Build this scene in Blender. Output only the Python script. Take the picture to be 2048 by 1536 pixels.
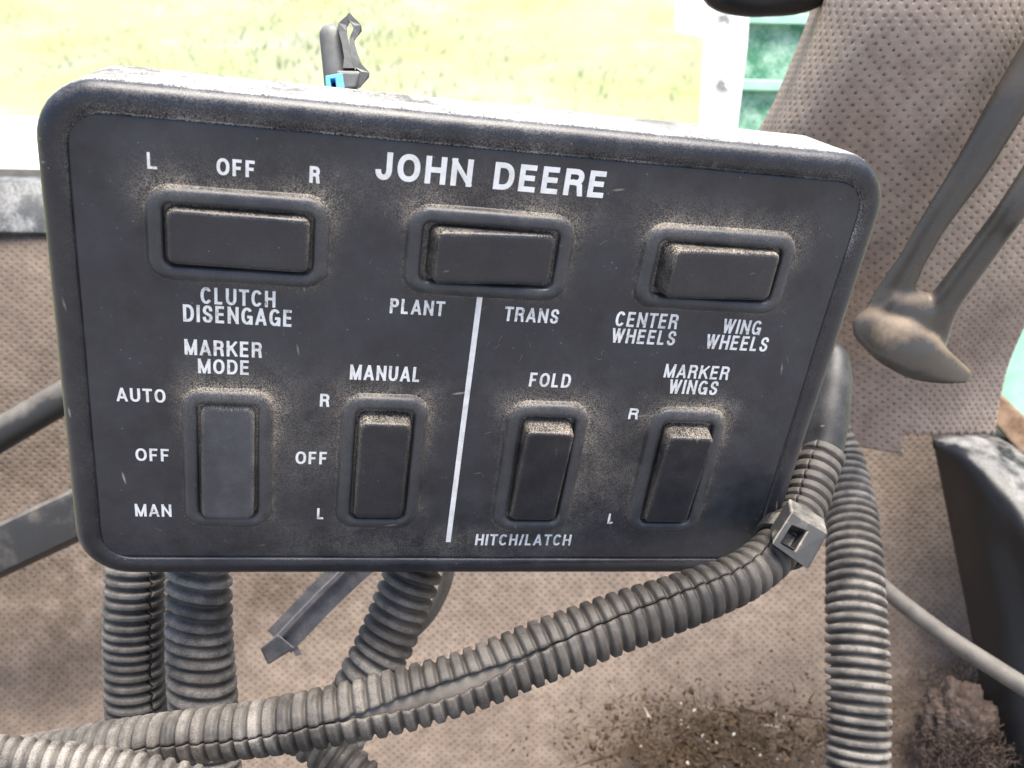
import bpy, math, random
import numpy as np
from mathutils import Matrix, Vector
random.seed(4); rng = np.random.default_rng(4)
R_ = math.radians
for o in list(bpy.data.objects): bpy.data.objects.remove(o)
scn = bpy.context.scene

# ---------------------------------------------------------------- camera, sky, sun, exposure
FP, CX, CY = 1900.0, 1024.0, 768.0
dn = np.array([132.0, 2713.0, 1900.0]); dn /= np.linalg.norm(dn)
fw = np.array([0, 0, 1.0]); fw = fw - fw.dot(dn)*dn; fw /= np.linalg.norm(fw)
rt = np.cross(fw, -dn)
rt = -rt if rt[0] < 0 else rt
M = np.array([rt, fw, -dn])                    # lens axes (right, down, forward) -> world
CAM = np.array([0.0, 0.0, 2.05])
def W(c): return np.asarray(c, float) @ M.T + CAM
def at(px, py, d): return W([(px-CX)/FP*d, (py-CY)/FP*d, d])
cam = bpy.data.cameras.new('camera'); co = bpy.data.objects.new('camera', cam); scn.collection.objects.link(co)
mw = np.eye(4); mw[:3, 0] = M[:, 0]; mw[:3, 1] = -M[:, 1]; mw[:3, 2] = -M[:, 2]; mw[:3, 3] = CAM
co.matrix_world = Matrix(mw.tolist()); scn.camera = co
cam.sensor_width = 36; cam.lens = FP/2048*36; cam.clip_start = .01; cam.clip_end = 600
cam.dof.use_dof = True; cam.dof.focus_distance = .265; cam.dof.aperture_fstop = 22
SUN_AZ, SUN_EL = R_(58), R_(76)               # azimuth from +Y towards +X
wd = bpy.data.worlds.new('World'); scn.world = wd; wd.use_nodes = True
wn = wd.node_tree.nodes; bg = wn['Background']; sk = wn.new('ShaderNodeTexSky'); sk.sky_type = 'NISHITA'
sk.sun_disc = False; sk.sun_elevation = SUN_EL; sk.sun_rotation = SUN_AZ; sk.dust_density = 4; sk.air_density = 1.0
wd.node_tree.links.new(sk.outputs[0], bg.inputs[0]); bg.inputs[1].default_value = .15
sl = bpy.data.lights.new('sun', 'SUN'); sl.energy = 4.0; sl.angle = R_(45); sl.color = (1, .95, .86)
so = bpy.data.objects.new('sun', sl); scn.collection.objects.link(so); so.location = (2, 3, 5)
sd = Vector((math.sin(SUN_AZ)*math.cos(SUN_EL), math.cos(SUN_AZ)*math.cos(SUN_EL), math.sin(SUN_EL)))
so.rotation_euler = sd.to_track_quat('Z', 'Y').to_euler()
vs = scn.view_settings; vs.view_transform = 'Standard'; vs.look = 'None'; vs.gamma = 1; vs.exposure = 1.2
vs.use_curve_mapping = False

# ---------------------------------------------------------------- helpers
def tag(o, label=None, cat=None, group=None, kind=None):
    for k, v in (('label', label), ('category', cat), ('group', group), ('kind', kind)):
        if v: o[k] = v
    return o
def thing(name, loc, label, cat, group=None):
    o = bpy.data.objects.new(name, None); scn.collection.objects.link(o); o.location = [float(x) for x in loc]
    o.empty_display_size = .02
    return tag(o, label, cat, group)
def root_of(p):
    t = Vector((0, 0, 0))
    while p is not None: t += p.location; p = p.parent
    return np.array(t)
def mk(name, v, f, mat, parent=None, origin=None, attrs=None, uv=None, smooth=True, sharp=None):
    """world-space vertices -> ONE linked mesh object (vertices kept relative to its thing's base)"""
    v = np.asarray(v, float)
    if parent is not None: org = root_of(parent)
    else: org = np.asarray(origin if origin is not None else [v[:, 0].mean(), v[:, 1].mean(), v[:, 2].min()], float)
    me = bpy.data.meshes.new(name); me.from_pydata((v-org).tolist(), [], [list(map(int, q)) for q in f]); me.validate()
    for k, a in (attrs or {}).items():
        at_ = me.attributes.new(k, 'FLOAT', 'POINT'); at_.data.foreach_set('value', np.asarray(a, np.float32))
    if uv is not None:
        lay = me.uv_layers.new(name='UVMap'); li = np.zeros(len(me.loops), np.int32); me.loops.foreach_get('vertex_index', li)
        lay.data.foreach_set('uv', np.asarray(uv, np.float32)[li].ravel())
    if smooth:
        me.polygons.foreach_set('use_smooth', [True]*len(me.polygons))
        if sharp: me.set_sharp_from_angle(angle=R_(sharp))
    me.update(); me.materials.append(mat)
    o = bpy.data.objects.new(name, me); scn.collection.objects.link(o)
    if parent is not None: o.parent = parent
    else: o.location = org.tolist()
    return o
def catmull(P, n):
    P = np.asarray(P, float); m = len(P); out = []
    E = np.vstack([2*P[0]-P[1], P, 2*P[-1]-P[-2]])
    for t in np.linspace(0, m-1, n):
        i = min(int(t), m-2); u = t-i; a, b, c, d = E[i:i+4]
        out.append(.5*((2*b)+(c-a)*u+(2*a-5*b+4*c-d)*u*u+(3*b-a-3*c+d)*u**3))
    return np.array(out)
def join(parts):
    V, F, n = [], [], 0
    for v, f in parts:
        V.append(np.asarray(v, float)); F += [[i+n for i in q] for q in f]; n += len(v)
    return np.vstack(V), F
def loft(rings, cap0=False, cap1=False):
    n = len(rings[0]); V = np.vstack(rings); F = []
    for k in range(len(rings)-1):
        a = k*n; b = a+n
        for i in range(n): j = (i+1) % n; F.append([a+i, a+j, b+j, b+i])
    if cap0: F.append(list(range(n))[::-1])
    if cap1: F.append(list(range(len(V)-n, len(V))))
    return V, F
def hexa(pts):                                   # 8 corners: bottom loop of 4, top loop of 4
    return np.array(pts, float), [[0, 3, 2, 1], [4, 5, 6, 7], [0, 1, 5, 4], [1, 2, 6, 5], [2, 3, 7, 6], [3, 0, 4, 7]]
def bevel(o, w, seg=3):
    m = o.modifiers.new('bevel', 'BEVEL'); m.width = w; m.segments = seg; m.limit_method = 'ANGLE'; m.angle_limit = R_(40)
    return o

# ---------------------------------------------------------------- materials
class NT:
    def __init__(s, name):
        s.m = bpy.data.materials.new(name); s.m.use_nodes = True; s.t = s.m.node_tree; s.n = s.t.nodes; s.l = s.t.links
        s.b = s.n['Principled BSDF']; s.co = s.n.new('ShaderNodeTexCoord').outputs['Object']
    def lk(s, a, b): s.l.new(a, b); return s
    def val(s, sock, x):
        if isinstance(x, (int, float)): sock.default_value = x
        elif isinstance(x, tuple): sock.default_value = x if len(x) == 4 or sock.type == 'VECTOR' else (*x, 1)
        else: s.l.new(x, sock)
    def noise(s, scale, detail=4, rough=.6, vec=None, dist=0):
        q = s.n.new('ShaderNodeTexNoise'); q.inputs['Scale'].default_value = scale; q.inputs['Detail'].default_value = detail
        q.inputs['Roughness'].default_value = rough; q.inputs['Distortion'].default_value = dist
        s.l.new(vec or s.co, q.inputs['Vector']); return q.outputs['Fac']
    def math(s, op, a, b=0.0, clamp=False):
        q = s.n.new('ShaderNodeMath'); q.operation = op; q.use_clamp = clamp; s.val(q.inputs[0], a); s.val(q.inputs[1], b); return q.outputs[0]
    def mr(s, x, a, b, c=0.0, d=1.0):
        q = s.n.new('ShaderNodeMapRange'); q.inputs[1].default_value = a; q.inputs[2].default_value = b
        q.inputs[3].default_value = c; q.inputs[4].default_value = d; s.l.new(x, q.inputs[0]); return q.outputs[0]
    def mix(s, f, a, b):
        q = s.n.new('ShaderNodeMix'); q.data_type = 'RGBA'; s.val(q.inputs[0], f); s.val(q.inputs[6], a); s.val(q.inputs[7], b); return q.outputs[2]
    def attr(s, name):
        q = s.n.new('ShaderNodeAttribute'); q.attribute_name = name; return q.outputs['Fac']
    def vor(s, scale, vec=None, feat='F1'):
        q = s.n.new('ShaderNodeTexVoronoi'); q.inputs['Scale'].default_value = scale; q.feature = feat
        s.l.new(vec or s.co, q.inputs['Vector']); return q.outputs['Distance']
    def mapping(s, scale=(1, 1, 1), rot=(0, 0, 0), vec=None):
        q = s.n.new('ShaderNodeMapping'); q.inputs['Scale'].default_value = scale; q.inputs['Rotation'].default_value = rot
        s.l.new(vec or s.co, q.inputs[0]); return q.outputs[0]
    def bump(s, h, dist, strength=1.0, prev=None):
        q = s.n.new('ShaderNodeBump'); q.inputs['Distance'].default_value = dist; q.inputs['Strength'].default_value = strength
        s.l.new(h, q.inputs['Height'])
        if prev: s.l.new(prev, q.inputs['Normal'])
        return q.outputs[0]
    def done(s, col, rough, nrm=None, spec=.5, metal=0.0):
        s.val(s.b.inputs['Base Color'], col); s.val(s.b.inputs['Roughness'], rough)
        s.val(s.b.inputs['Specular IOR Level'], spec); s.val(s.b.inputs['Metallic'], metal)
        if nrm: s.l.new(nrm, s.b.inputs['Normal'])
        return s.m

DUST = (.40, .335, .255)
def dusty_plastic(name, base=(.012, .013, .018), base2=(.022, .024, .030), haze=.35, rough=(.42, .62), use_attr=True, dust=DUST,
                  specks=1.0, grain=.00006, spec=.5, gr=(.05, 1.35), filmc=(.098, .104, .122)):
    t = NT(name)
    n1 = t.noise(38, 5, .62); n2 = t.noise(170, 5, .7); n3 = t.noise(900, 3, .7); n4 = t.noise(2600, 2, .6)
    col = t.mix(t.mr(n1, .35, .65), base, base2)
    film = t.math('MULTIPLY', t.mr(t.math('ADD', t.math('MULTIPLY', n1, .45), t.math('MULTIPLY', n2, .55)), .38, .72), haze)
    col = t.mix(film, col, filmc)
    f = t.mr(n3, .45, .75)
    # pale flecks and short scratches
    sp = t.mr(t.vor(520, t.mapping((1, 1, 1), (.3, .5, .2))), .10, .05); sp = t.math('MULTIPLY', sp, t.mr(n2, .50, .62))
    s2 = t.mr(t.vor(190, t.mapping((1.0, 1.0, .13), (.5, .6, .2))), .075, .03); s2 = t.math('MULTIPLY', s2, t.mr(n1, .47, .53))
    s3 = t.mr(t.vor(170, t.mapping((.13, 1.0, 1.0), (.2, .5, .9))), .075, .03); s3 = t.math('MULTIPLY', s3, t.mr(n1, .53, .47))
    fl = t.math('MULTIPLY', t.math('MAXIMUM', t.math('MAXIMUM', sp, s2), s3), .75*specks)
    col = t.mix(fl, col, (.34, .30, .25))
    d = t.attr('dust') if use_attr else None
    if d:
        dd = t.math('MULTIPLY', t.math('MULTIPLY', d, t.mr(n1, .36, .62, .25, 1.25)), t.math('ADD', t.mr(n4, .42, .60, *gr), t.mr(n2, .38, .65, -.40, .25)), True)
        col = t.mix(dd, col, dust)
        r = t.math('ADD', t.mr(n2, .3, .7, *rough), t.math('MULTIPLY', dd, .35), True)
    else: r = t.mr(n2, .3, .7, *rough)
    nb = t.bump(n4, grain, .8); nb = t.bump(n2, .0002, .5, nb)
    return t.done(col, r, nb, spec)
def vinyl(name, c1, c2, pitch=.0054, hole=.115, soil=.5, dark=.93, warp=.0022):
    t = NT(name); uvn = t.n.new('ShaderNodeUVMap').outputs[0]
    w1 = t.n.new('ShaderNodeTexNoise'); w1.inputs['Scale'].default_value = 160; w1.inputs['Detail'].default_value = 2; t.l.new(uvn, w1.inputs['Vector'])
    sub = t.n.new('ShaderNodeVectorMath'); sub.operation = 'SUBTRACT'; t.l.new(w1.outputs['Color'], sub.inputs[0]); sub.inputs[1].default_value = (.5, .5, .5)
    sc = t.n.new('ShaderNodeVectorMath'); sc.operation = 'SCALE'; t.l.new(sub.outputs[0], sc.inputs[0]); sc.inputs['Scale'].default_value = warp
    ad = t.n.new('ShaderNodeVectorMath'); ad.operation = 'ADD'; t.l.new(uvn, ad.inputs[0]); t.l.new(sc.outputs[0], ad.inputs[1])
    sx = t.n.new('ShaderNodeSeparateXYZ'); t.l.new(ad.outputs[0], sx.inputs[0])
    def lat(off):
        r = []
        for k in (0, 1):
            a = t.math('FRACT', t.math('ADD', t.math('MULTIPLY', sx.outputs[k], 1/pitch), off)); a = t.math('SUBTRACT', a, .5)
            r.append(t.math('MULTIPLY', a, a))
        return t.math('SQRT', t.math('ADD', *r))
    dist = t.math('MINIMUM', lat(0.0), lat(.5))
    n1 = t.noise(22, 5, .6); n2 = t.noise(140, 5, .65); n3 = t.noise(1500, 3, .7)
    jig = t.math('MULTIPLY', t.math('SUBTRACT', t.noise(700, 2), .5), .12)
    dist = t.math('ADD', dist, jig)
    rad = t.mr(n2, .3, .7, hole*.65, hole*1.15)
    q = t.math('SUBTRACT', dist, rad); h = t.mr(q, -.03, .045, 1, 0)
    col = t.mix(t.mr(n1, .35, .65), c1, c2)
    col = t.mix(t.math('MULTIPLY', t.mr(n2, .42, .68), soil), col, tuple(x*.55 for x in c1))
    col = t.mix(t.math('MULTIPLY', t.mr(n3, .5, .8), .35), col, tuple(min(1, x*1.6) for x in c2))
    d = t.attr('dirt'); dd = t.math('MULTIPLY', d, t.mr(t.noise(60, 6, .75), .36, .6), True)
    col = t.mix(dd, col, t.mix(t.mr(n3, .4, .6), (.022, .015, .010), (.078, .054, .036)))
    fade = t.math('SUBTRACT', 1.0, t.math('MULTIPLY', d, .75), True)
    col = t.mix(t.math('MULTIPLY', t.math('MULTIPLY', h, t.mr(n2, .62, .38, dark*.45, dark)), fade), col, (.012, .009, .007))
    nb = t.bump(t.mr(q, -.05, .16), .0006, .9); nb = t.bump(n3, .00012, .7, nb); nb = t.bump(n2, .0006, .5, nb)
    return t.done(col, .72, nb, .3)
def simple(name, c1, c2, scale=60, rough=.5, spec=.5, metal=0.0, bump=.0001, dustcol=None, dustamt=0):
    t = NT(name); n1 = t.noise(scale, 5, .65); n2 = t.noise(scale*9, 4, .7)
    col = t.mix(t.mr(n1, .36, .64), c1, c2)
    if dustcol: col = t.mix(t.math('MULTIPLY', t.mr(t.math('MULTIPLY', t.math('ADD', n1, n2), .5), .46, .62), dustamt), col, dustcol)
    return t.done(col, t.mr(n2, .3, .7, max(.05, rough-.1), min(1, rough+.12)), t.bump(n2, bump, .8), spec, metal)
def upward_dust_light(name, base, dust, amt=.9, rough=.4, lo=.45, hi=.95, reach=None, g0=.45, film=.22):
    t = NT(name); g = t.n.new('ShaderNodeNewGeometry'); sx = t.n.new('ShaderNodeSeparateXYZ'); t.l.new(g.outputs['Normal'], sx.inputs[0])
    n1 = t.noise(60, 5, .65); n2 = t.noise(900, 3, .7)
    f = t.math('MULTIPLY', t.mr(t.math('ADD', sx.outputs[2], t.mr(n1, .3, .7, -.25, .25)), lo, hi), t.mr(n2, .3, .65, g0, 1)); f = t.math('MULTIPLY', f, amt, True)
    if reach:
        ln = t.n.new('ShaderNodeVectorMath'); ln.operation = 'LENGTH'; t.l.new(t.co, ln.inputs[0])
        f = t.math('MULTIPLY', f, t.mr(ln.outputs['Value'], reach*1.5, reach, .12, 1))
    col = t.mix(t.math('MULTIPLY', t.mr(n1, .40, .75), film), base, tuple(x*.25+.02 for x in dust))
    col = t.mix(f, col, dust)
    return t.done(col, t.math('ADD', t.mr(n1, .3, .7, rough-.08, rough+.1), t.math('MULTIPLY', f, .4), True), t.bump(n2, .00008, .8), .5)

MAT = {
 'face': dusty_plastic('panel_plastic', haze=.24, rough=(.30, .46)),
 'housing': dusty_plastic('housing_plastic', (.007, .008, .013), (.012, .013, .019), haze=.06, rough=(.30, .44), specks=.9, dust=(.52, .49, .45)),  # dust whitened so the top also carries a painted sky reflection
 'bezel': dusty_plastic('boot_rubber', (.022, .024, .030), (.034, .037, .043), haze=.24, rough=(.32, .46), specks=.6),
 'rocker': dusty_plastic('rocker_plastic', (.011, .012, .018), (.016, .018, .023), haze=.07, rough=(.30, .44), specks=.7),
 'rocker_worn': dusty_plastic('worn_rocker_plastic', (.022, .023, .028), (.034, .036, .042), haze=.45, rough=(.42, .56), specks=.9),
 'hole': simple('dark_recess', (.004, .004, .005), (.006, .006, .006), rough=.8),
 'hose': dusty_plastic('conduit_plastic', (.022, .019, .017), (.040, .034, .030), haze=.4, rough=(.5, .7), dust=(.27, .245, .215), specks=.5, gr=(.5, 1.0), filmc=(.10, .088, .076)),
 'wire': simple('wire_sheath', (.08, .07, .06), (.16, .14, .12), 90, .65, .4),
 'pad': vinyl('pad_vinyl', (.33, .252, .20), (.43, .34, .275), hole=.095),
 'wallv': vinyl('wall_vinyl', (.105, .080, .064), (.165, .128, .102), pitch=.0052, hole=.085, soil=.6, dark=.8, warp=.0034),
 'handle': upward_dust_light('handle_plastic', (.058, .052, .044), (.28, .205, .135), 1.0, .26, .42, .88, .030, .7, .12),
 'blackp': upward_dust_light('black_plastic', (.006, .006, .007), (.34, .33, .31), .7, .42, .86, 1.12, None, .6, .02),  # light on the console's upward faces painted in as a grey coat
 'rail': upward_dust_light('rail_rubber', (.022, .021, .020), (.20, .18, .155), .7, .5, .55, 1.05, None, .55, .08),
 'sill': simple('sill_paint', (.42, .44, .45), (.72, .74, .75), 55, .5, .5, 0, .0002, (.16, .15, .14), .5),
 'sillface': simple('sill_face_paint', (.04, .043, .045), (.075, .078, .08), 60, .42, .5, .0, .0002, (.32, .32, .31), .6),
 'gasket': simple('gasket_rubber', (.02, .019, .017), (.05, .047, .04), 80, .7),
 'green': simple('green_paint', (.03, .17, .09), (.16, .36, .24), 60, .4, .5, 0, .0003, (.42, .56, .46), .8),
 'pale': simple('pale_green_paint', (.22, .42, .31), (.32, .52, .41), 50, .4, .5),
 'rust': simple('rusted_metal', (.10, .055, .03), (.22, .15, .10), 120, .8, .3),
 'strap': simple('grey_nylon', (.10, .10, .115), (.17, .17, .185), 140, .5, .5, 0, .0001, (.30, .26, .22), .4),
 'tie': upward_dust_light('nylon_tie', (.030, .029, .028), (.34, .31, .27), .9, .5, .72, 1.0, None, .6),
 'connector': upward_dust_light('connector_plastic', (.10, .10, .095), (.30, .29, .27), .5, .45),
 'blue': simple('blue_plastic', (.10, .38, .72), (.16, .46, .80), 120, .4),
 'sheath': dusty_plastic('cable_sheath', (.010, .010, .011), (.018, .018, .018), haze=.12, rough=(.42, .55), dust=(.34, .32, .29), specks=.6, gr=(.4, 1.0)),
 'greycable': simple('grey_cable', (.10, .09, .078), (.17, .155, .135), 120, .6, .4, 0, .0001, (.10, .085, .07), .5),
 'floor': simple('bounce_block_mat', (.03, .03, .03), (.06, .055, .05), 20, .8, .3),
 'lint': simple('lint', (.045, .033, .028), (.095, .072, .060), 200, .95, .1),
 'crumb': simple('crumb_soil', (.04, .027, .018), (.12, .083, .053), 500, .95, .1),
 'scratch': simple('scratched_plastic', (.16, .15, .14), (.32, .30, .27), 300, .7, .3),
 'palecrumb': simple('chaff', (.45, .40, .32), (.66, .6, .5), 500, .8, .2),
}
def ink_material():
    t = NT('white_ink'); n1 = t.noise(260, 4, .7); n2 = t.noise(1700, 3, .75)
    wear = t.mr(t.math('ADD', t.math('MULTIPLY', n1, .5), t.math('MULTIPLY', n2, .5)), .53, .635)
    wear = t.math('MULTIPLY', wear, t.attr('wear'), True)
    return t.done(t.mix(wear, t.mix(t.mr(n1, .4, .7), (.80, .80, .79), (.66, .64, .60)), (.05, .048, .046)), .6)
MAT['ink'] = ink_material()
def post_material():
    t = NT('white_painted_metal'); n1 = t.noise(75, 4, .7, t.mapping((1, 1, .6))); n2 = t.noise(160, 4, .7)
    f = None                                     # two grimy scuffs, one above the other on the post face
    for px, py, r in ((1446, 168, .0115), (1446, 42, .0095)):
        q = at(px, py, .66)-at(1440, 330, .66); dv = t.n.new('ShaderNodeVectorMath'); dv.operation = 'DISTANCE'; t.l.new(t.co, dv.inputs[0]); dv.inputs[1].default_value = q.tolist()
        g = t.mr(dv.outputs['Value'], r, r*.35); f = g if f is None else t.math('MAXIMUM', f, g)
    f = t.math('MULTIPLY', t.math('MULTIPLY', f, t.mr(n1, .34, .54)), t.mr(n2, .36, .52)); f = t.math('MULTIPLY', f, .85)
    return t.done(t.mix(f, (.78, .79, .78), (.05, .045, .04)), .5)
MAT['post'] = post_material()
def ground_material():
    t = NT('field_soil'); n1 = t.noise(.9, 5, .65); n2 = t.noise(5, 5, .7)
    col = t.mix(t.mr(n1, .38, .62), (.29, .29, .23), (.25, .26, .11)); col = t.mix(t.mr(n2, .42, .62), col, (.28, .30, .15))
    sy = t.n.new('ShaderNodeSeparateXYZ'); t.l.new(t.co, sy.inputs[0])      # unseen near ground made neutral grey to cut green bounce light
    col = t.mix(t.mr(t.math('ADD', sy.outputs[1], t.math('MULTIPLY', n1, 1.5)), 1.4, 2.4, 1, 0), col, t.mix(t.mr(n2, .4, .6), (.22, .205, .195), (.30, .285, .275)))
    return t.done(col, .95, t.bump(n2, .05, 1), .1)
MAT['ground'] = ground_material()
def grass_material():
    t = NT('grass_blades'); n1 = t.noise(1.1, 4, .6); n2 = t.noise(9, 3, .6)
    col = t.mix(t.mr(n1, .40, .60), (.30, .32, .10), (.37, .37, .15)); col = t.mix(t.mr(n2, .45, .65), col, (.38, .37, .22))
    return t.done(col, .7, None, .2)
MAT['grass'] = grass_material()
def glass_material():
    t = NT('window_glass'); tr = t.n.new('ShaderNodeBsdfTransparent'); tr.inputs[0].default_value = (.96, .985, .97, 1)
    gl = t.n.new('ShaderNodeBsdfGlossy'); gl.inputs['Roughness'].default_value = .03
    df = t.n.new('ShaderNodeBsdfDiffuse'); df.inputs[0].default_value = (.6, .58, .52, 1)
    m1 = t.n.new('ShaderNodeMixShader'); m1.inputs[0].default_value = .05; t.l.new(tr.outputs[0], m1.inputs[1]); t.l.new(gl.outputs[0], m1.inputs[2])
    m2 = t.n.new('ShaderNodeMixShader'); t.l.new(t.math('ADD', t.mr(t.noise(30, 5, .7), .4, .8, .01, .06), t.math('MULTIPLY', t.mr(t.vor(90), .12, .06), .3)), m2.inputs[0])
    t.l.new(m1.outputs[0], m2.inputs[1]); t.l.new(df.outputs[0], m2.inputs[2]); t.l.new(m2.outputs[0], t.n['Material Output'].inputs[0])
    return t.m
MAT['glass'] = glass_material()

# ---------------------------------------------------------------- the setting: ground, grass
gz = 0.0
gv = []; gf = []; N = 40
xs = np.concatenate([np.linspace(-300, -30, 8), np.linspace(-25, 25, 41), np.linspace(30, 300, 8)]); n = len(xs)
for y in xs+10:
    for x in xs: gv.append((x, y, .03*math.sin(x*1.3)+.03*math.sin(y*1.7+x*.6)))
for j in range(n-1):
    for i in range(n-1): gf.append([j*n+i, j*n+i+1, (j+1)*n+i+1, (j+1)*n+i])
tag(mk('ground', gv, gf, MAT['ground'], origin=(0, 0, 0)), kind='structure')
v = []; f = []
cl = rng.random((260, 2))*[16, 13]+[-8, 2.2]
for k in range(26000):
    if k % 3: c = cl[rng.integers(260)]+rng.normal(0, .28, 2)
    else: c = rng.random(2)*[16, 13]+[-8, 2.2]
    a = rng.random()*6.28; h = rng.uniform(.02, .07); w = rng.uniform(.006, .018); le = rng.normal(0, .9, 2)*h
    b = len(v); dx, dy = math.cos(a)*w, math.sin(a)*w
    v += [(c[0]-dx, c[1]-dy, -.05), (c[0]+dx, c[1]+dy, -.05), (c[0]+le[0], c[1]+le[1], h)]; f.append([b, b+1, b+2])
tag(mk('grass', v, f, MAT['grass'], origin=(0, 0, 0), smooth=False), 'sunlit yellow green grass growing in the field outside the cab window', 'grass', kind='stuff')

# unseen cab floor below the box, added to block green ground bounce
V, F = hexa([(-.95, -1.15, 1.0), (.95, -1.15, 1.0), (.95, .62, 1.0), (-.95, .62, 1.0), (-.95, -1.15, 1.06), (.95, -1.15, 1.06), (.95, .62, 1.06), (-.95, .62, 1.06)])
tag(mk('bounce_block_floor', V, F, MAT['floor'], smooth=False), kind='structure')

# ---------------------------------------------------------------- window: sill, gasket, glass, white post, green panel
def prism(a, b, prof):
    """profile (screen dx, dy, depth offsets) swept from a to b, each (px,py,d)"""
    r = []
    for s in np.linspace(0, 1, 24):
        c = np.array(a)*(1-s)+np.array(b)*s
        r.append([at(c[0]+p[0], c[1]+p[1], c[2]+p[2]) for p in prof])
    return loft(r, True, True)
sA, sB = (-260, 226, .60), (1640, 262, .66)
t_sill = thing('window_sill', at(500, 400, .6), 'pale painted metal window sill left of the black switch box, under the grass view', 'window sill')
def rise(p): return [(0, y, dd) for y, dd in p]
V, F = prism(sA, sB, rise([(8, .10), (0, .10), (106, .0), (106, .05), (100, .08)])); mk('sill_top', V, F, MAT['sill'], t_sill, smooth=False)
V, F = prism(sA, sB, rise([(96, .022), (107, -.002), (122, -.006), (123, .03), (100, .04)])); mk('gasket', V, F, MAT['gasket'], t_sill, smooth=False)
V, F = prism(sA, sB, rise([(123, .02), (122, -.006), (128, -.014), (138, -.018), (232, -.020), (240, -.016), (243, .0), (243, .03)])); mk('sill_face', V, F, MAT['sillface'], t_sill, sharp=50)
gl = np.array([at(-260, 260, .665), at(1425, 300, .70), at(1440, -420, .70), at(-260, -420, .665)])
off = M @ np.array([0, 0, .004])
V, F = hexa(list(gl)+list(gl+off))
tag(mk('window_pane', V, F, MAT['glass'], smooth=False), 'clear dusty window glass standing above the sill, grass seen through it', 'window pane')

t_post = thing('window_post', at(1440, 330, .66), 'white painted window post with dark smudges, between grass view and green panel', 'window post')
def slab(pl, pr, d0, d1, th):                    # px outline left list / right list from top to bottom
    r = []
    for k, (a, b) in enumerate(zip(pl, pr)):
        s = k/max(1, len(pl)-1); d = d0*(1-s)+d1*s
        r.append([at(a[0], a[1], d), at(b[0], b[1], d), at(b[0], b[1], d+th), at(a[0], a[1], d+th)])
    return loft(r, True, True)
V, F = slab([(1412, -160), (1405, 100), (1392, 360)], [(1512, -160), (1494, 100), (1462, 360)], .66, .66, .03); bevel(mk('post', V, F, MAT['post'], t_post, smooth=False), .002)
V, F = slab([(1346, -120), (1350, 66)], [(1408, -120), (1408, 78)], .655, .655, .02); bevel(mk('bracket', V, F, MAT['post'], t_post, smooth=False), .002)
t_green = thing('green_panel', at(1540, 330, .75), 'green painted metal panel with pale cross bars, between white post and tan pad', 'metal panel')
V, F = slab([(1500, -160), (1478, 100), (1440, 360)], [(1760, -160), (1700, 100), (1640, 360)], .75, .75, .01); mk('sheet', V, F, MAT['green'], t_green, smooth=False)
for y in (24, 158):
    V, F = slab([(1470, y), (1470, y+22)], [(1720, y+6), (1720, y+28)], .74, .74, .008); bevel(mk('cross_bar', V, F, MAT['pale'], t_green, smooth=False), .001)

# ---------------------------------------------------------------- perforated vinyl: lower wall and curved pad
def sheet(ctrl, nu, nv):
    C = np.array(ctrl, float)                     # rows x cols x (px,py,d)
    rows = np.array([catmull(r, nu) for r in C]); G = np.array([catmull(rows[:, i], nv) for i in range(nu)]).transpose(1, 0, 2)
    P = np.array([[at(*q) for q in r] for r in G]); return G, P
def sheet_mesh(G, P, keep=None):
    nv, nu = P.shape[:2]
    du = np.linalg.norm(np.diff(P, axis=1), axis=2).mean(0); dv = np.linalg.norm(np.diff(P, axis=0), axis=2).mean(1)
    u = np.concatenate([[0], np.cumsum(du)]); w = np.concatenate([[0], np.cumsum(dv)])
    UV = np.stack(np.meshgrid(u, w), -1).reshape(-1, 2)
    F = [[j*nu+i, (j+1)*nu+i, (j+1)*nu+i+1, j*nu+i+1] for j in range(nv-1) for i in range(nu-1)
         if keep is None or keep(G[j, i]+0, G[j+1, i+1])]
    return P.reshape(-1, 3), F, UV
ctrl = [[(x, y, d+.00001*x) for x, d in zip((-260, 400, 1000, 1600, 2300), dd)] for y, dd in (
    (468, (.592, .605, .612, .62, .62)), (640, (.575, .595, .61, .62, .62)), (900, (.56, .585, .60, .61, .61)), (1150, (.54, .565, .58, .585, .58)),
    (1350, (.515, .53, .545, .545, .54)), (1500, (.48, .49, .50, .50, .50)), (1720, (.42, .43, .43, .43, .43)))]
G, P = sheet(ctrl, 200, 150)
# gentle sag and wrinkles
wr = .003*np.sin(G[..., 0]/310-G[..., 1]/210+1)+.0026*np.sin(G[..., 0]/170+G[..., 1]/140)+.0016*np.sin(G[..., 1]/75-G[..., 0]/260)
P = P + (M @ np.array([0, 0, 1.0]))*wr[..., None]
V, F, UV = sheet_mesh(G, P); g2 = G.reshape(-1, 3)
e = lambda cx, cy, rx, ry: np.exp(-(((g2[:, 0]-cx)/rx)**2+((g2[:, 1]-cy)/ry)**2))
dirt = np.clip(1.9*e(1450, 1490, 230, 90)+1.2*e(1880, 1440, 170, 130)+.6*e(60, 1000, 260, 420)+.5*e(330, 1230, 420, 150)+.5*e(560, 1200, 200, 120)+.4*e(1830, 960, 120, 60), 0, 1)
o = mk('side_wall', V, F, MAT['wallv'], attrs={'dirt': dirt}, uv=UV); tag(o, 'brown dusty perforated vinyl wall lining below the window sill, behind the hoses', 'wall lining')
m = o.modifiers.new('thick', 'SOLIDIFY'); m.thickness = .004; m.offset = -1

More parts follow.
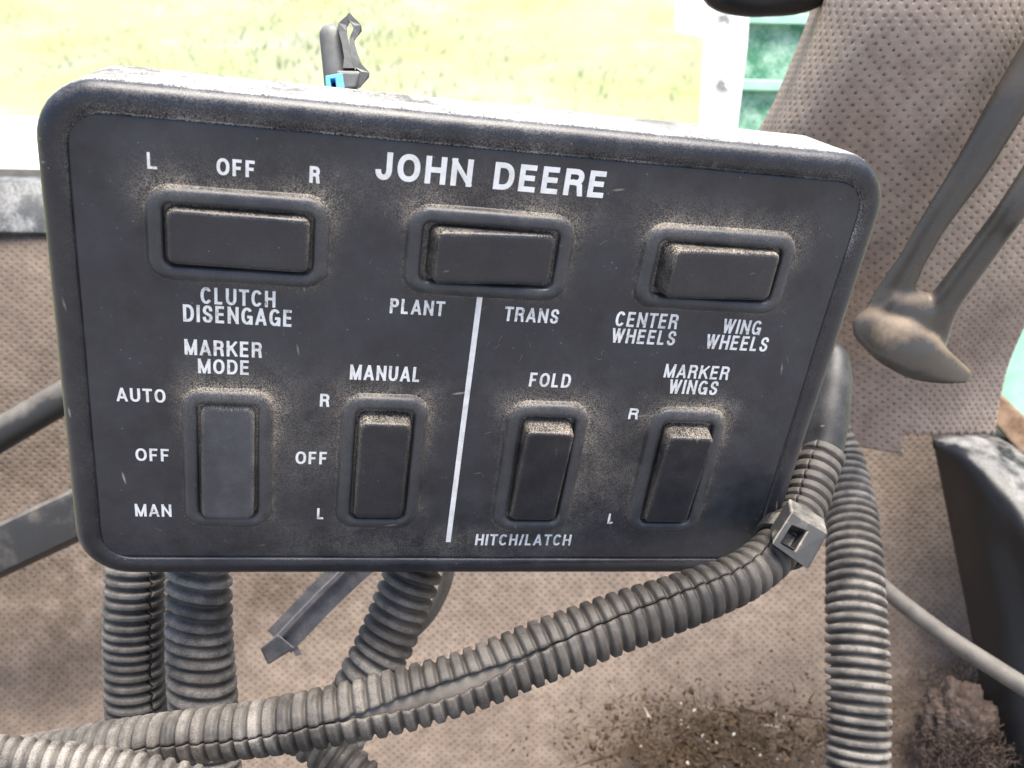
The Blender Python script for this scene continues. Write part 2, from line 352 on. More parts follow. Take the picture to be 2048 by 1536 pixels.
ctrl = [[(1655, -90, .43), (1690, -90, .37), (1800, -90, .335), (1960, -90, .33), (2140, -90, .355)],
        [(1606, 60, .43), (1650, 60, .38), (1760, 60, .345), (1940, 60, .345), (2140, 60, .37)],
        [(1553, 190, .435), (1600, 190, .395), (1710, 190, .365), (1910, 190, .365), (2130, 190, .39)],
        [(1500, 320, .44), (1560, 320, .41), (1680, 320, .39), (1880, 320, .385), (2120, 320, .41)],
        [(1500, 560, .46), (1560, 560, .445), (1680, 560, .435), (1860, 560, .43), (2085, 560, .45)],
        [(1520, 740, .495), (1580, 740, .49), (1690, 740, .485), (1850, 740, .48), (2016, 740, .485)],
        [(1520, 868, .525), (1580, 874, .52), (1690, 890, .515), (1840, 912, .51), (1985, 915, .505)]]
G, P = sheet(ctrl, 190, 190)
P = P + (M @ np.array([0, 0, 1.0]))*(.0012*np.sin(G[..., 0]/55+G[..., 1]/90))[..., None]
V, F, UV = sheet_mesh(G, P, lambda a, b: not (a[0] > 1803+2*math.sin(a[1]*.7) and b[1] > 871+2.2*math.sin(b[0]*.35)+1.5*math.sin(b[0]*.9))); g2 = G.reshape(-1, 3)
o = mk('pillar_pad', V, F, MAT['pad'], attrs={'dirt': np.clip(.35*e(1720, 640, 60, 120)+.25*e(1990, 640, 50, 100), 0, 1)}, uv=UV)
tag(o, 'tan perforated vinyl pad covering the cab pillar, right of the black switch box', 'pillar pad')
m = o.modifiers.new('thick', 'SOLIDIFY'); m.thickness = .004; m.offset = -1

# right edge: pale green door, rusty strip, black console
V, F = slab([(2052, 560), (2000, 740), (1975, 850), (2030, 960)], [(2300, 560), (2300, 740), (2300, 850), (2300, 960)], .56, .56, .02)
tag(bevel(mk('door_panel', V, F, MAT['pale'], smooth=False), .004), 'pale green door panel beside the tan pad at the right', 'door panel')
V, F = slab([(1968, 800), (1990, 850), (2060, 930)], [(1990, 775), (2030, 815), (2110, 890)], .545, .535, .01)
tag(bevel(mk('rusty_strip', V, F, MAT['rust'], smooth=False), .002), 'rusty brown metal strip between pale green door and black console', 'metal strip')
ctrl = [[(1862, 864, .575), (1930, 852, .57), (2000, 850, .565), (2090, 890, .56), (2260, 970, .56)],
        [(1864, 874, .548), (1930, 876, .535), (2000, 900, .525), (2090, 965, .515), (2260, 1080, .51)],
        [(1867, 886, .541), (1935, 905, .522), (2000, 950, .508), (2090, 1030, .495), (2260, 1150, .49)],
        [(1874, 925, .540), (1940, 955, .516), (2005, 1015, .50), (2095, 1100, .485), (2260, 1220, .48)],
        [(1905, 1080, .535), (1965, 1100, .512), (2030, 1140, .497), (2110, 1200, .482), (2260, 1300, .475)],
        [(1950, 1310, .520), (2010, 1320, .500), (2070, 1340, .487), (2140, 1380, .475), (2260, 1420, .47)],
        [(2006, 1640, .49), (2060, 1640, .475), (2110, 1640, .465), (2170, 1640, .455), (2270, 1640, .45)]]
G, P = sheet(ctrl, 60, 90); V, F, UV = sheet_mesh(G, P)
o = mk('side_console', V, F, MAT['blackp']); m = o.modifiers.new('thick', 'SOLIDIFY'); m.thickness = .006; m.offset = -1
tag(o, 'black plastic side console with rounded top coloured grey as if lit, at the lower right', 'console')

# ---------------------------------------------------------------- tubes
def frames(P):
    T = np.gradient(P, axis=0); T /= np.linalg.norm(T, axis=1)[:, None]
    A = CAM-P; Nn = A-(A*T).sum(1)[:, None]*T; Nn /= np.linalg.norm(Nn, axis=1)[:, None]
    return T, Nn, np.cross(T, Nn)
def path(ctrl, step):
    P0 = catmull([at(*c[:3]) for c in ctrl], 400); w0 = np.interp(np.linspace(0, len(ctrl)-1, 400), range(len(ctrl)), [c[3]*c[2]/FP/2 for c in ctrl])
    s = np.concatenate([[0], np.cumsum(np.linalg.norm(np.diff(P0, axis=0), axis=1))]); n = max(8, int(s[-1]/step)); q = np.linspace(0, s[-1], n)
    return np.stack([np.interp(q, s, P0[:, k]) for k in range(3)], 1), np.interp(q, s, w0), q
def tube(ctrl, step=.003, n=20, squash=None, cap=True):
    P, r, s = path(ctrl, step); T, A, B = frames(P); th = np.linspace(0, 2*math.pi, n, endpoint=False)
    sq = squash or 1.0
    rings = [P[i]+r[i]*(np.cos(th)[:, None]*A[i]*sq+np.sin(th)[:, None]*B[i]) for i in range(len(P))]
    return loft(rings, cap, cap)
def conduit(ctrl, pitch, depth=.19, duty=.28, sharp=5.2, slit=None, n=56, dust=.6, lean=0.0, seed=0, jitter=.05):
    """corrugated split tubing; slit(s) -> (centre angle, opening angle)"""
    P, r, s = path(ctrl, pitch/9); T, A, B = frames(P); rr = np.random.default_rng(seed)
    ph = s/pitch + .10*np.interp(s, np.linspace(0, s[-1], 9), rr.normal(0, 1, 9)); V = []; D = []; L = s[-1]
    ribj = rr.normal(0, jitter, 400); dj = rr.uniform(.6, 1.15, 400)
    for i in range(len(P)):
        c, g = slit(s[i]/L) if slit else (math.pi, .02)
        th = c+g/2+np.linspace(0, 1, n)*(2*math.pi-g)
        p = ph[i] + lean*np.sin(th)
        x = p-np.floor(p); k = np.floor(p).astype(int) % 400
        rib = 1/(1+np.exp(-(np.cos((x-.5)*2*math.pi)+duty)*sharp))
        rad = r[i]*(1-depth*(1-rib)+ribj[k]*.12*rib)
        V.append(P[i]+rad[:, None]*(np.cos(th)[:, None]*A[i]+np.sin(th)[:, None]*B[i]))
        D.append((dust(s[i]/L) if callable(dust) else dust)*(.15+.85*rib)*dj[k])
    m = len(P); V = np.vstack(V); F = [[i*n+j, i*n+j+1, (i+1)*n+j+1, (i+1)*n+j] for i in range(m-1) for j in range(n-1)]
    return V, F, np.concatenate(D)
def hose(label, ctrl, pitch, group='grey corrugated hoses around the switch box', wire=True, name='corrugated_hose', **kw):
    V, F, D = conduit(ctrl, pitch, **kw); t = thing(name, at(*ctrl[-1][:3]), label, 'hose', group)
    o = mk('split_tubing', V, F, MAT['hose'], t, attrs={'dust': D}); m = o.modifiers.new('thick', 'SOLIDIFY'); m.thickness = .0007; m.offset = -1
    if wire:
        Vw, Fw = tube([(c[0], c[1], c[2], c[3]*.76) for c in ctrl], .004, 18); mk('inner_cable', Vw, Fw, MAT['wire'], t)
    return t
PI = math.pi
hose('grey corrugated hose hanging leftmost under the box, with a dark zigzag slit',
     [(285, 1000, .325, 112), (272, 1120, .325, 116), (268, 1250, .327, 120), (270, 1380, .33, 120), (278, 1480, .335, 118), (292, 1620, .34, 116)], .0036,
     slit=lambda s: (-.55+.035*math.sin(s*260), .085), dust=.95, seed=1)
hose('thick grey corrugated hose with slanting ribs, second from left under the box',
     [(396, 1000, .315, 124), (398, 1120, .315, 128), (398, 1250, .317, 132), (404, 1370, .32, 136), (412, 1480, .325, 136), (420, 1620, .33, 130)], .0046, lean=.42, dust=1.45, seed=2)
hose('grey corrugated hose slanting down left from under the box middle, behind the long hose',
     [(850, 980, .325, 110), (838, 1100, .325, 116), (810, 1190, .325, 118), (768, 1290, .325, 116), (720, 1380, .325, 112), (675, 1480, .33, 108)], .0043, lean=.1, dust=1.2, seed=3)
def slD(s):
    c = np.interp(s, [0, .25, .40, .52, .62, .72, .85, 1], [.5, .30, .0, -.18, -.34, -.32, -.28, -.4])
    return c+.02*math.sin(s*330), np.interp(s, [0, .30, .36, .40, .43, .46, .49, .52, .56, 1], [.05, .05, .06, .14, .46, .58, .52, .26, .05, .05])
hose('long dark corrugated hose sweeping left from the zip tie, with an open slit',
     [(1652, 898, .322, 84), (1632, 945, .318, 88), (1604, 1020, .310, 92), (1560, 1090, .298, 96), (1490, 1150, .288, 100), (1380, 1196, .282, 112), (1240, 1244, .278, 122),
      (1090, 1300, .274, 126), (940, 1360, .270, 124), (800, 1400, .268, 128), (640, 1436, .266, 118), (480, 1462, .267, 110), (300, 1480, .27, 100), (120, 1506, .278, 94), (-60, 1540, .285, 92), (-260, 1590, .29, 92)],
     .0041, slit=slD, dust=lambda s: float(np.interp(s, [0, .1, .3, .5, .62, 1], [.25, .20, .12, .40, .85, 1.05])), seed=5, depth=.17, duty=.55, sharp=8)
hose('pale grey corrugated hose at the bottom left corner, lying in front of the long hose',
     [(-260, 1520, .245, 88), (-60, 1514, .246, 90), (120, 1528, .247, 90), (300, 1556, .248, 90), (520, 1612, .25, 90), (700, 1680, .25, 90)], .0037, dust=1.1, seed=6, wire=False)
hose('short grey corrugated hose at the bottom edge, just below the long hose',
     [(560, 1440, .31, 84), (620, 1480, .305, 88), (690, 1530, .302, 90), (760, 1600, .30, 90), (800, 1660, .30, 90)], .0039, dust=.5, seed=7, wire=False)
hose('tall tan dusted corrugated hose hanging at the right of the box',
     [(1662, 850, .46, 66), (1684, 920, .455, 86), (1700, 1010, .44, 100), (1708, 1100, .425, 110), (1712, 1220, .41, 120), (1716, 1350, .40, 126), (1716, 1460, .395, 128), (1712, 1640, .39, 128)], .0044,
     dust=1.0, seed=8, lean=.06)

# ---------------------------------------------------------------- cables, strap, zip tie
V, F = tube([(1662, 690, .330, 30), (1668, 715, .330, 58), (1666, 760, .328, 76), (1656, 830, .325, 84), (1645, 900, .322, 80), (1625, 970, .317, 70)], .002, 28)
g = np.linspace(.16, .02, len(V)); t = mk('cable_sheath', V, F, MAT['sheath'], attrs={'dust': g})
tag(t, 'smooth black cable sheath curving out from behind the box into the long hose', 'cable')
V, F = tube([(905, 1090, .35, 22), (896, 1150, .352, 24), (880, 1195, .354, 24), (852, 1240, .357, 24), (800, 1290, .365, 24)], .002, 16)
tag(mk('thin_cable', V, F, MAT['greycable']), 'thin grey cable bending behind the hose under the box middle', 'cable')
V, F = tube([(1700, 1110, .46, 32), (1770, 1178, .458, 33), (1880, 1264, .452, 35), (1980, 1330, .446, 37), (2080, 1392, .44, 38), (2200, 1462, .43, 38)], .003, 20)
tag(mk('grey_cable', V, F, MAT['greycable']), 'grey round cable running down to the right edge behind the tall hose', 'cable')
# grey cable strap with a ridge and a bent tip
t = thing('cable_strap', at(540, 1310, .36), 'stiff grey nylon cable strap with a T shaped tip poking out below the box', 'cable strap')
def ribbon_bar(c, w, th, prof):
    P = np.array([at(*q) for q in c]); T, A, B = frames(P); r = []
    for i in range(len(P)): r.append([P[i]+B[i]*x*w+A[i]*y*th for x, y in prof])
    return loft(r, True, True)
V, F = ribbon_bar([(770, 1080, .345), (700, 1140, .347), (640, 1198, .35), (560, 1282, .353)], .0060, .002, [(-1, 0), (-1, .5), (-.1, .6), (.1, 1.5), (.35, 1.5), (.45, .5), (1, .4), (1, 0)]); mk('band', V, F, MAT['strap'], t, smooth=False)
V, F = hexa([at(520, 1296, .353), at(556, 1268, .352), at(590, 1296, .353), at(536, 1330, .354), at(520, 1296, .349), at(556, 1268, .348), at(590, 1296, .349), at(536, 1330, .350)]); bevel(mk('tip', V, F, MAT['strap'], t, smooth=False), .0008)
V, F = hexa([at(572, 1276, .355), at(590, 1282, .355), at(604, 1310, .355), at(592, 1312, .355), at(572, 1276, .352), at(590, 1282, .352), at(604, 1310, .352), at(592, 1312, .352)]); mk('tab', V, F, MAT['strap'], t, smooth=False)
# zip tie: square locking head with an opening, band round the hose
t = thing('zip_tie', at(1600, 1120, .30), 'dusty grey zip tie with a square locking head, below the box right corner', 'zip tie')
ft = [at(1584, 1024, .287), at(1658, 1068, .288), at(1617, 1141, .283), at(1543, 1088, .281)]          # head: front loop
bt = [p + (M @ np.array([.0016, -.0034, .0085])) for p in ft]
ft = [np.array(p) for p in ft]
cen = lambda u, w: (ft[0]*(1-u)+ft[1]*u)*(1-w)+(ft[3]*(1-u)+ft[2]*u)*w
nrm = np.cross(ft[1]-ft[0], ft[3]-ft[0]); nrm /= np.linalg.norm(nrm); nrm = nrm if nrm.dot(CAM-ft[0]) > 0 else -nrm
outer = [cen(0, 0), cen(1, 0), cen(1, 1), cen(0, 1)]; inner = [cen(.16, .30), cen(.52, .22), cen(.52, .80), cen(.16, .84)]
rings = [np.array(bt), np.array(outer), np.array(inner), np.array(inner)-nrm*.0055]
o = mk('locking_head', *loft(rings, True, True), MAT['tie'], t, smooth=False); bevel(o, .0007)
V, F = hexa([cen(.18, .78)-nrm*.003, cen(.50, .74)-nrm*.003, cen(.50, .80)-nrm*.003, cen(.18, .83)-nrm*.003, cen(.18, .78)-nrm*.0005, cen(.50, .74)-nrm*.0005, cen(.50, .80)+nrm*.0005, cen(.18, .83)+nrm*.0005]); mk('pawl', V, F, MAT['tie'], t, smooth=False)
Pc = at(1566, 1082, .299); Ta = at(1520, 1130, .292)-at(1600, 1020, .309); Ta /= np.linalg.norm(Ta); Aa = CAM-Pc; Aa -= Aa.dot(Ta)*Ta; Aa /= np.linalg.norm(Aa); Ba = np.cross(Ta, Aa)
rings = []
for a in np.linspace(0, 2*PI, 40, endpoint=False): 
    dr = math.cos(a)*Aa+math.sin(a)*Ba; rings.append([Pc+dr*.0079-Ta*.003, Pc+dr*.0091-Ta*.003, Pc+dr*.0091+Ta*.003, Pc+dr*.0079+Ta*.003])
rings = np.array(rings); n4 = 4; V = rings.reshape(-1, 3); F = [[i*4+j, i*4+(j+1) % 4, ((i+1) % 40)*4+(j+1) % 4, ((i+1) % 40)*4+j] for i in range(40) for j in range(4)]
mk('band', V, F, MAT['tie'], t, smooth=False)

# ---------------------------------------------------------------- rails on the left
V, F = tube([(-300, 1048, .50, 66), (-60, 905, .50, 66), (70, 828, .50, 66), (240, 728, .505, 66), (420, 620, .51, 66)], .006, 24)
tag(mk('round_rail', V, F, MAT['rail']), 'slim round dark rail slanting up behind the box, upper of the two at left', 'rail')
V, F = prism((-320, 1232, .46), (330, 928, .475), [(-6, 60, .03), (0, 10, .022), (-2, -28, .010), (-4, -36, .003), (0, -38, -.003), (4, -32, -.007), (8, 0, -.008), (20, 52, -.006), (24, 60, .0), (20, 66, .01), (10, 70, .03)])
tag(mk('flat_rail', V, F, MAT['rail'], sharp=50), 'broad flat dark rail slanting up behind the box, lower of the two at left', 'rail')

# ---------------------------------------------------------------- grab handle with flared foot, knob at the top edge
def blob(c, ax, n=28):
    """ellipsoid round c with three half-axis vectors"""
    V = []; F = []
    for i in range(1, n):
        for j in range(2*n):
            p, q = PI*i/n, PI*j/n; V.append(c+ax[0]*math.sin(p)*math.cos(q)+ax[1]*math.sin(p)*math.sin(q)+ax[2]*math.cos(p))
    m = 2*n
    for i in range(n-2):
        for j in range(m): F.append([i*m+j, i*m+(j+1) % m, (i+1)*m+(j+1) % m, (i+1)*m+j])
    F.append(list(range(m))[::-1]); F.append(list(range((n-2)*m, (n-1)*m))); return V, F
parts = []
parts.append(tube([(2230, -110, .335, 80), (2120, 40, .345, 80), (2022, 200, .355, 78), (1946, 330, .366, 70), (1872, 440, .376, 56), (1824, 522, .384, 54), (1790, 585, .391, 70), (1766, 645, .396, 90)], .003, 20, .6))
parts.append(tube([(2280, 30, .342, 60), (2150, 225, .352, 60), (2038, 400, .362, 60), (1985, 474, .372, 58), (1898, 592, .386, 60), (1862, 645, .394, 84), (1845, 690, .400, 90)], .003, 20, .7))
parts.append(tube([(1772, 598, .391, 60), (1800, 612, .391, 84), (1838, 622, .391, 84), (1870, 622, .391, 60)], .003, 18, .7))
parts.append(tube([(1714, 630, .396, 30), (1734, 648, .394, 76), (1785, 680, .390, 106), (1840, 714, .390, 100), (1892, 738, .395, 66), (1938, 754, .402, 30)], .002, 24, .48))
V, F = join(parts)
t = thing('grab_handle', at(1820, 760, .40), 'dark grey forked grab handle with a dusty flared foot, in front of the tan pad', 'grab handle')
o = mk('grip', V, F, MAT['handle'], t); m = o.modifiers.new('fuse', 'REMESH'); m.mode = 'VOXEL'; m.voxel_size = .0011; m.use_smooth_shade = True
m = o.modifiers.new('soften', 'SMOOTH'); m.factor = .5; m.iterations = 9
V, F = tube([(1420, -60, .40, 60), (1440, -20, .398, 74), (1490, -6, .396, 74), (1540, -6, .395, 74), (1590, -10, .396, 74), (1630, -26, .398, 74), (1655, -70, .40, 60)], .002, 24)
o = mk('lever_knob', V, F, MAT['blackp']); tag(o, 'rounded black handle end hanging into the top edge, above the white post', 'handle')

# ---------------------------------------------------------------- dirt on the lower wall
def near(px, py, dd=0.0):
    # depth of the lower wall at a pixel, bilinear from its control grid
    ys = [430, 640, 900, 1150, 1350, 1500, 1720]; col = [.605, .60, .585, .57, .54, .496, .43]
    return at(px, py, np.interp(py, ys, col)-dd)
def crumbs(n, cx, cy, sx, sy, size, mat, name, label):
    V = []; F = []
    for k in range(n):
        c = near(rng.normal(cx, sx), rng.normal(cy, sy), rng.uniform(0.0, .006)); s = size*rng.uniform(.35, 1.5)
        if rng.random() < .25: ax = rng.normal(0, 1, 3); ax /= np.linalg.norm(ax); ln = s*rng.uniform(2, 6); wd_ = s*.28
        else: ax = rng.normal(0, 1, 3); ax /= np.linalg.norm(ax); ln = s; wd_ = s*.7
        b1 = np.cross(ax, [.3, .5, .8]); b1 /= np.linalg.norm(b1); b2 = np.cross(ax, b1); b = len(V)
        V += [c-ax*ln, *[c+wd_*rng.uniform(.6, 1.2)*(math.cos(a)*b1+math.sin(a)*b2) for a in (0, 1.6, 3.1, 4.7)], c+ax*ln]
        for i in range(4): F += [[b, b+1+(i+1) % 4, b+1+i], [b+5, b+1+i, b+1+(i+1) % 4]]
    return tag(mk(name, V, F, mat, smooth=False), label, 'dirt', kind='stuff')
crumbs(2600, 1440, 1480, 150, 50, .0011, MAT['crumb'], 'soil_crumbs', 'loose brown soil crumbs lying on the lower wall beside the tall hose')
crumbs(170, 1450, 1490, 120, 45, .0026, MAT['crumb'], 'soil_clods', 'larger dark soil clods packed into the lower wall beside the tall hose')
crumbs(45, 1430, 1470, 130, 48, .0010, MAT['palecrumb'], 'chaff', 'pale chaff bits scattered among the brown soil crumbs')
V = []; F = []
for k in range(5000):
    c0 = near(1915+rng.normal(0, 48), 1450+rng.normal(0, 55), 0.0)+(M @ np.array([0, 0, -1.0]))*abs(rng.normal(.007, .005)); a = rng.normal(0, 1, 3); a /= np.linalg.norm(a)
    bnd = np.cross(a, rng.normal(0, 1, 3)); bnd /= np.linalg.norm(bnd); ln = rng.uniform(.003, .010); wd_ = rng.uniform(.00008, .00028)
    side = np.cross(a, bnd)*wd_; b = len(V)
    for s in np.linspace(-1, 1, 5): p = c0+a*s*ln*.5+bnd*(s*s)*ln*.3; V += [p-side, p+side]
    for i in range(4): F.append([b+2*i, b+2*i+1, b+2*i+3, b+2*i+2])
from mathutils import noise as mn
lb0, lbf = blob(np.zeros(3), [np.array([1.0, 0, 0]), np.array([0, 1.0, 0]), np.array([0, 0, 1.0])], 90)
lc = near(1915, 1455, .006); lb = []
for p in np.array(lb0):
    q = Vector(p.tolist()); k = 1+.30*mn.fractal(q*2.6, 1.0, 2.1, 5)+.05*mn.noise(q*17)
    lb.append(lc+M @ (p*[.0200, .0235, .0075]*k))
lb = np.array(lb); lint_body = (lb, lbf)
V2, F2 = join([(np.array(V), F), (lb, lint_body[1])])
tag(mk('lint_clump', V2, F2, MAT['lint'], smooth=False), 'dark fuzzy clump of lint and dirt at the lower right corner', 'lint clump')

# ---------------------------------------------------------------- connector sticking up behind the box
at0 = at
def at(px, py, d): return at0(px, py-9, d)
t = thing('wire_connector', at(690, 240, .275), 'grey and blue wire connector with a hooked clip standing up behind the box', 'connector')
V, F = tube([(690, 330, .270, 50), (684, 250, .269, 54), (676, 170, .268, 56), (668, 110, .268, 52), (661, 74, .268, 46), (658, 62, .268, 30)], .0012, 24, .7); mk('body', V, F, MAT['connector'], t)
def strip3(c, w, d, th):
    P = [at(x, y, d) for x, y in c]; r = []
    T, A, B = frames(np.array(P))
    for p, a, b_, ww in zip(P, A, B, w): r.append([p-b_*ww-a*th, p+b_*ww-a*th, p+b_*ww+a*th, p-b_*ww+a*th])
    return loft(r, True, True)
V, F = strip3([(698, 150), (697, 128), (692, 100), (686, 78), (684, 62), (692, 52), (700, 42)], [.0016, .0011, .0010, .0010, .0011, .0010, .0006], .265, .0022); V2, F2 = strip3([(700, 42), (706, 52), (716, 66), (709, 78), (704, 90)], [.0005, .0008, .0010, .0009, .0006], .265, .0022)
V3, F3 = strip3([(704, 90), (706, 104), (712, 126), (718, 144), (730, 158), (716, 176), (704, 184)], [.0006, .0007, .0008, .0010, .0012, .0012, .0010], .265, .0022)
V, F = join([(V, F), (V2, F2), (V3, F3)]); mk('clip', V, F, MAT['connector'], t, smooth=False)
V, F = hexa([at(672, 150, .272), at(722, 146, .272), at(716, 190, .272), at(670, 190, .272), at(672, 150, .262), at(722, 152, .262), at(712, 186, .262), at(672, 190, .262)]); bevel(mk('latch_base', V, F, MAT['connector'], t, smooth=False), .0008)
def ringblock(o4, i4, th, mat):
    n_ = M @ np.array([0, 0, 1.0])*th; f0 = np.array([at(*q) for q in o4]); f1 = np.array([at(*q) for q in i4])
    return loft([f0+n_, f0, f1, f1+n_], False, False)
V, F = ringblock([(650, 160, .2605), (684, 154, .2605), (690, 196, .2605), (652, 196, .2605)], [(660, 167, .2605), (670, 166, .2605), (672, 184, .2605), (662, 184, .2605)], .006, None); bevel(mk('lock_wedge', V, F, MAT['blue'], t, smooth=False), .0003)
V, F = hexa([at(655, 162, .2665), at(676, 160, .2665), at(678, 190, .2665), at(656, 190, .2665), at(655, 162, .2640), at(676, 160, .2640), at(678, 190, .2640), at(656, 190, .2640)]); mk('socket', V, F, MAT['hole'], t, smooth=False)

at = at0

# ---------------------------------------------------------------- THE SWITCH BOX (panel frame: u right, v up, h towards the viewer, mm)
RB = np.array([[.97785, -.13404, -.16078], [.04001, .87361, -.48498], [.20547, .4678, .85962]]); TB = np.array([-.01112, -.0019, .26324])
def B3(u, v, h):
    u, v, h = np.broadcast_arrays(np.asarray(u, float), np.asarray(v, float), np.asarray(h, float))
    return W((np.stack([u, -v, -h], -1)/1000) @ RB.T + TB)
def b_inv(px, py):
    A_ = np.array([RB[:, 0], RB[:, 1], TB]).T; q = np.linalg.solve(A_, [(px-CX)/FP, (py-CY)/FP, 1]); return q[0]/q[2]*1000, -q[1]/q[2]*1000
PW, PH, PR = 200.0, 127.0, 8.5
def rrect(w, h, r, nc=10, ne=(40, 26), cx=0, cy=0):
    pts = []
    for (sx, sy, a0) in ((1, 1, 0), (-1, 1, 90), (-1, -1, 180), (1, -1, 270)):
        ox, oy = sx*(w/2-r), sy*(h/2-r)
        for k in range(nc+1):
            a = R_(a0+90*k/nc); pts.append((ox+r*math.cos(a), oy+r*math.sin(a)))
        nx = ne[0] if a0 in (0, 180) else ne[1]
        e_ = {0: (-w/2+r, h/2), 90: (-w/2, -h/2+r), 180: (w/2-r, -h/2), 270: (w/2, h/2-r)}[a0]; s_ = pts[-1]
        for k in range(1, nx): pts.append((s_[0]+(e_[0]-s_[0])*k/nx, s_[1]+(e_[1]-s_[1])*k/nx))
    return np.array(pts)+[cx, cy]
box = thing('control_box', B3(0, -68, -20), 'black planter control box with seven rocker switches and white lettering', 'control box')
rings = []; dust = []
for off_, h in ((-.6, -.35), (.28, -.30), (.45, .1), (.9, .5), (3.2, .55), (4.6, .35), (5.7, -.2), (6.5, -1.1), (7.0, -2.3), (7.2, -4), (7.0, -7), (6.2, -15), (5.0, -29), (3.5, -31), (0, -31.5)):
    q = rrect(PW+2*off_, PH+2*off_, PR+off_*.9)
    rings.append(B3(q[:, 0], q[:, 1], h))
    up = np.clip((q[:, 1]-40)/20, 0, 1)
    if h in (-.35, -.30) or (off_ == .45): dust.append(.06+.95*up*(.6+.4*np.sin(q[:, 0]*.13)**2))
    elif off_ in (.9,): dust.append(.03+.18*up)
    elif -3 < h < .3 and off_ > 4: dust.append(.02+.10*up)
    elif h < -3: dust.append(.1+1.7*up)  # top wall: dust laid on heavily to paint in its grazing sky reflection
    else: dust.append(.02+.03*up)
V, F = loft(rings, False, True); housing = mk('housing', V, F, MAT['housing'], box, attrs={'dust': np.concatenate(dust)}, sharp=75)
SW = [('h', -62, 36.2, .8, 0, 3.4), ('h', .3, 36.4, -6.5, 0, 4.0), ('h', 62.8, 36.4, -5.5, 0, 4.6), ('v', -65, -29, 0, -4.5, 3.1), ('v', -23, -29.0, 0, 2.6, 4.1), ('v', 23.6, -29.4, 0, 5.6, 4.6), ('v', 66.2, -29.6, 0, 5.6, 4.7)]
BL, BS = 43.6, 24.2
def sdf(u, v, cx, cy, w, h, r):
    qx = np.abs(u-cx)-w/2+r; qy = np.abs(v-cy)-h/2+r
    return np.hypot(np.maximum(qx, 0), np.maximum(qy, 0))+np.minimum(np.maximum(qx, qy), 0)-r
# face panel: fine grid with rounded corners, soft unevenness and dust gathered round the switches
nu, nv = 260, 166
u, v_ = np.meshgrid(np.linspace(-PW/2, PW/2, nu), np.linspace(-PH/2, PH/2, nv)); u = u.ravel(); v_ = v_.ravel()
for sx in (-1, 1):
    for sy in (-1, 1):
        ox, oy = sx*(PW/2-PR), sy*(PH/2-PR); dx, dy = (u-ox)*sx, (v_-oy)*sy; rr_ = np.hypot(dx, dy); k = (dx > 0) & (dy > 0) & (rr_ > PR)
        u[k] = ox+(u[k]-ox)/rr_[k]*PR; v_[k] = oy+(v_[k]-oy)/rr_[k]*PR
dus = np.zeros_like(u)
for kd, cx, cy, *_ in SW:
    w, h = (BL, BS) if kd == 'h' else (BS, BL+2)
    d = sdf(u, v_, cx, cy, w, h, 6); above = np.clip((v_-cy)/(h*.5), -1, 1)
    side = np.clip((u-cx)/(w*.5), -1, 1)
    amt = .08+.55*np.clip(above, 0, 1)+.18*np.clip(side, 0, 1)
    dus = np.maximum(dus, amt*np.exp(-np.maximum(d, 0)/(1.3+1.7*np.clip(above, 0, 1))))
    dus = np.maximum(dus, .9*(.35+.65*np.clip(above, 0, 1))*np.exp(-(np.maximum(d, 0)/.5)**2))
dus += .30*np.exp(-((u-44)/14)**2-((v_+28)/16)**2)+.20*np.exp(-((u+42)/9)**2-((v_+26)/18)**2)+.16*np.exp(-((u+10)/55)**2-((v_+58)/7)**2)+.15*np.exp(-((u-0)/30)**2-((v_-52)/7)**2)
hgt = .10*np.sin(u*.045+1)*np.sin(v_*.06)+.05*np.sin(u*.15+v_*.11)
F = [[j*nu+i, j*nu+i+1, (j+1)*nu+i+1, (j+1)*nu+i] for j in range(nv-1) for i in range(nu-1)]
panel = mk('face_panel', B3(u, v_, hgt-.05), F, MAT['face'], box, attrs={'dust': np.clip(dus, 0, 1)})
m = panel.modifiers.new('thick', 'SOLIDIFY'); m.thickness = .0008; m.offset = -1

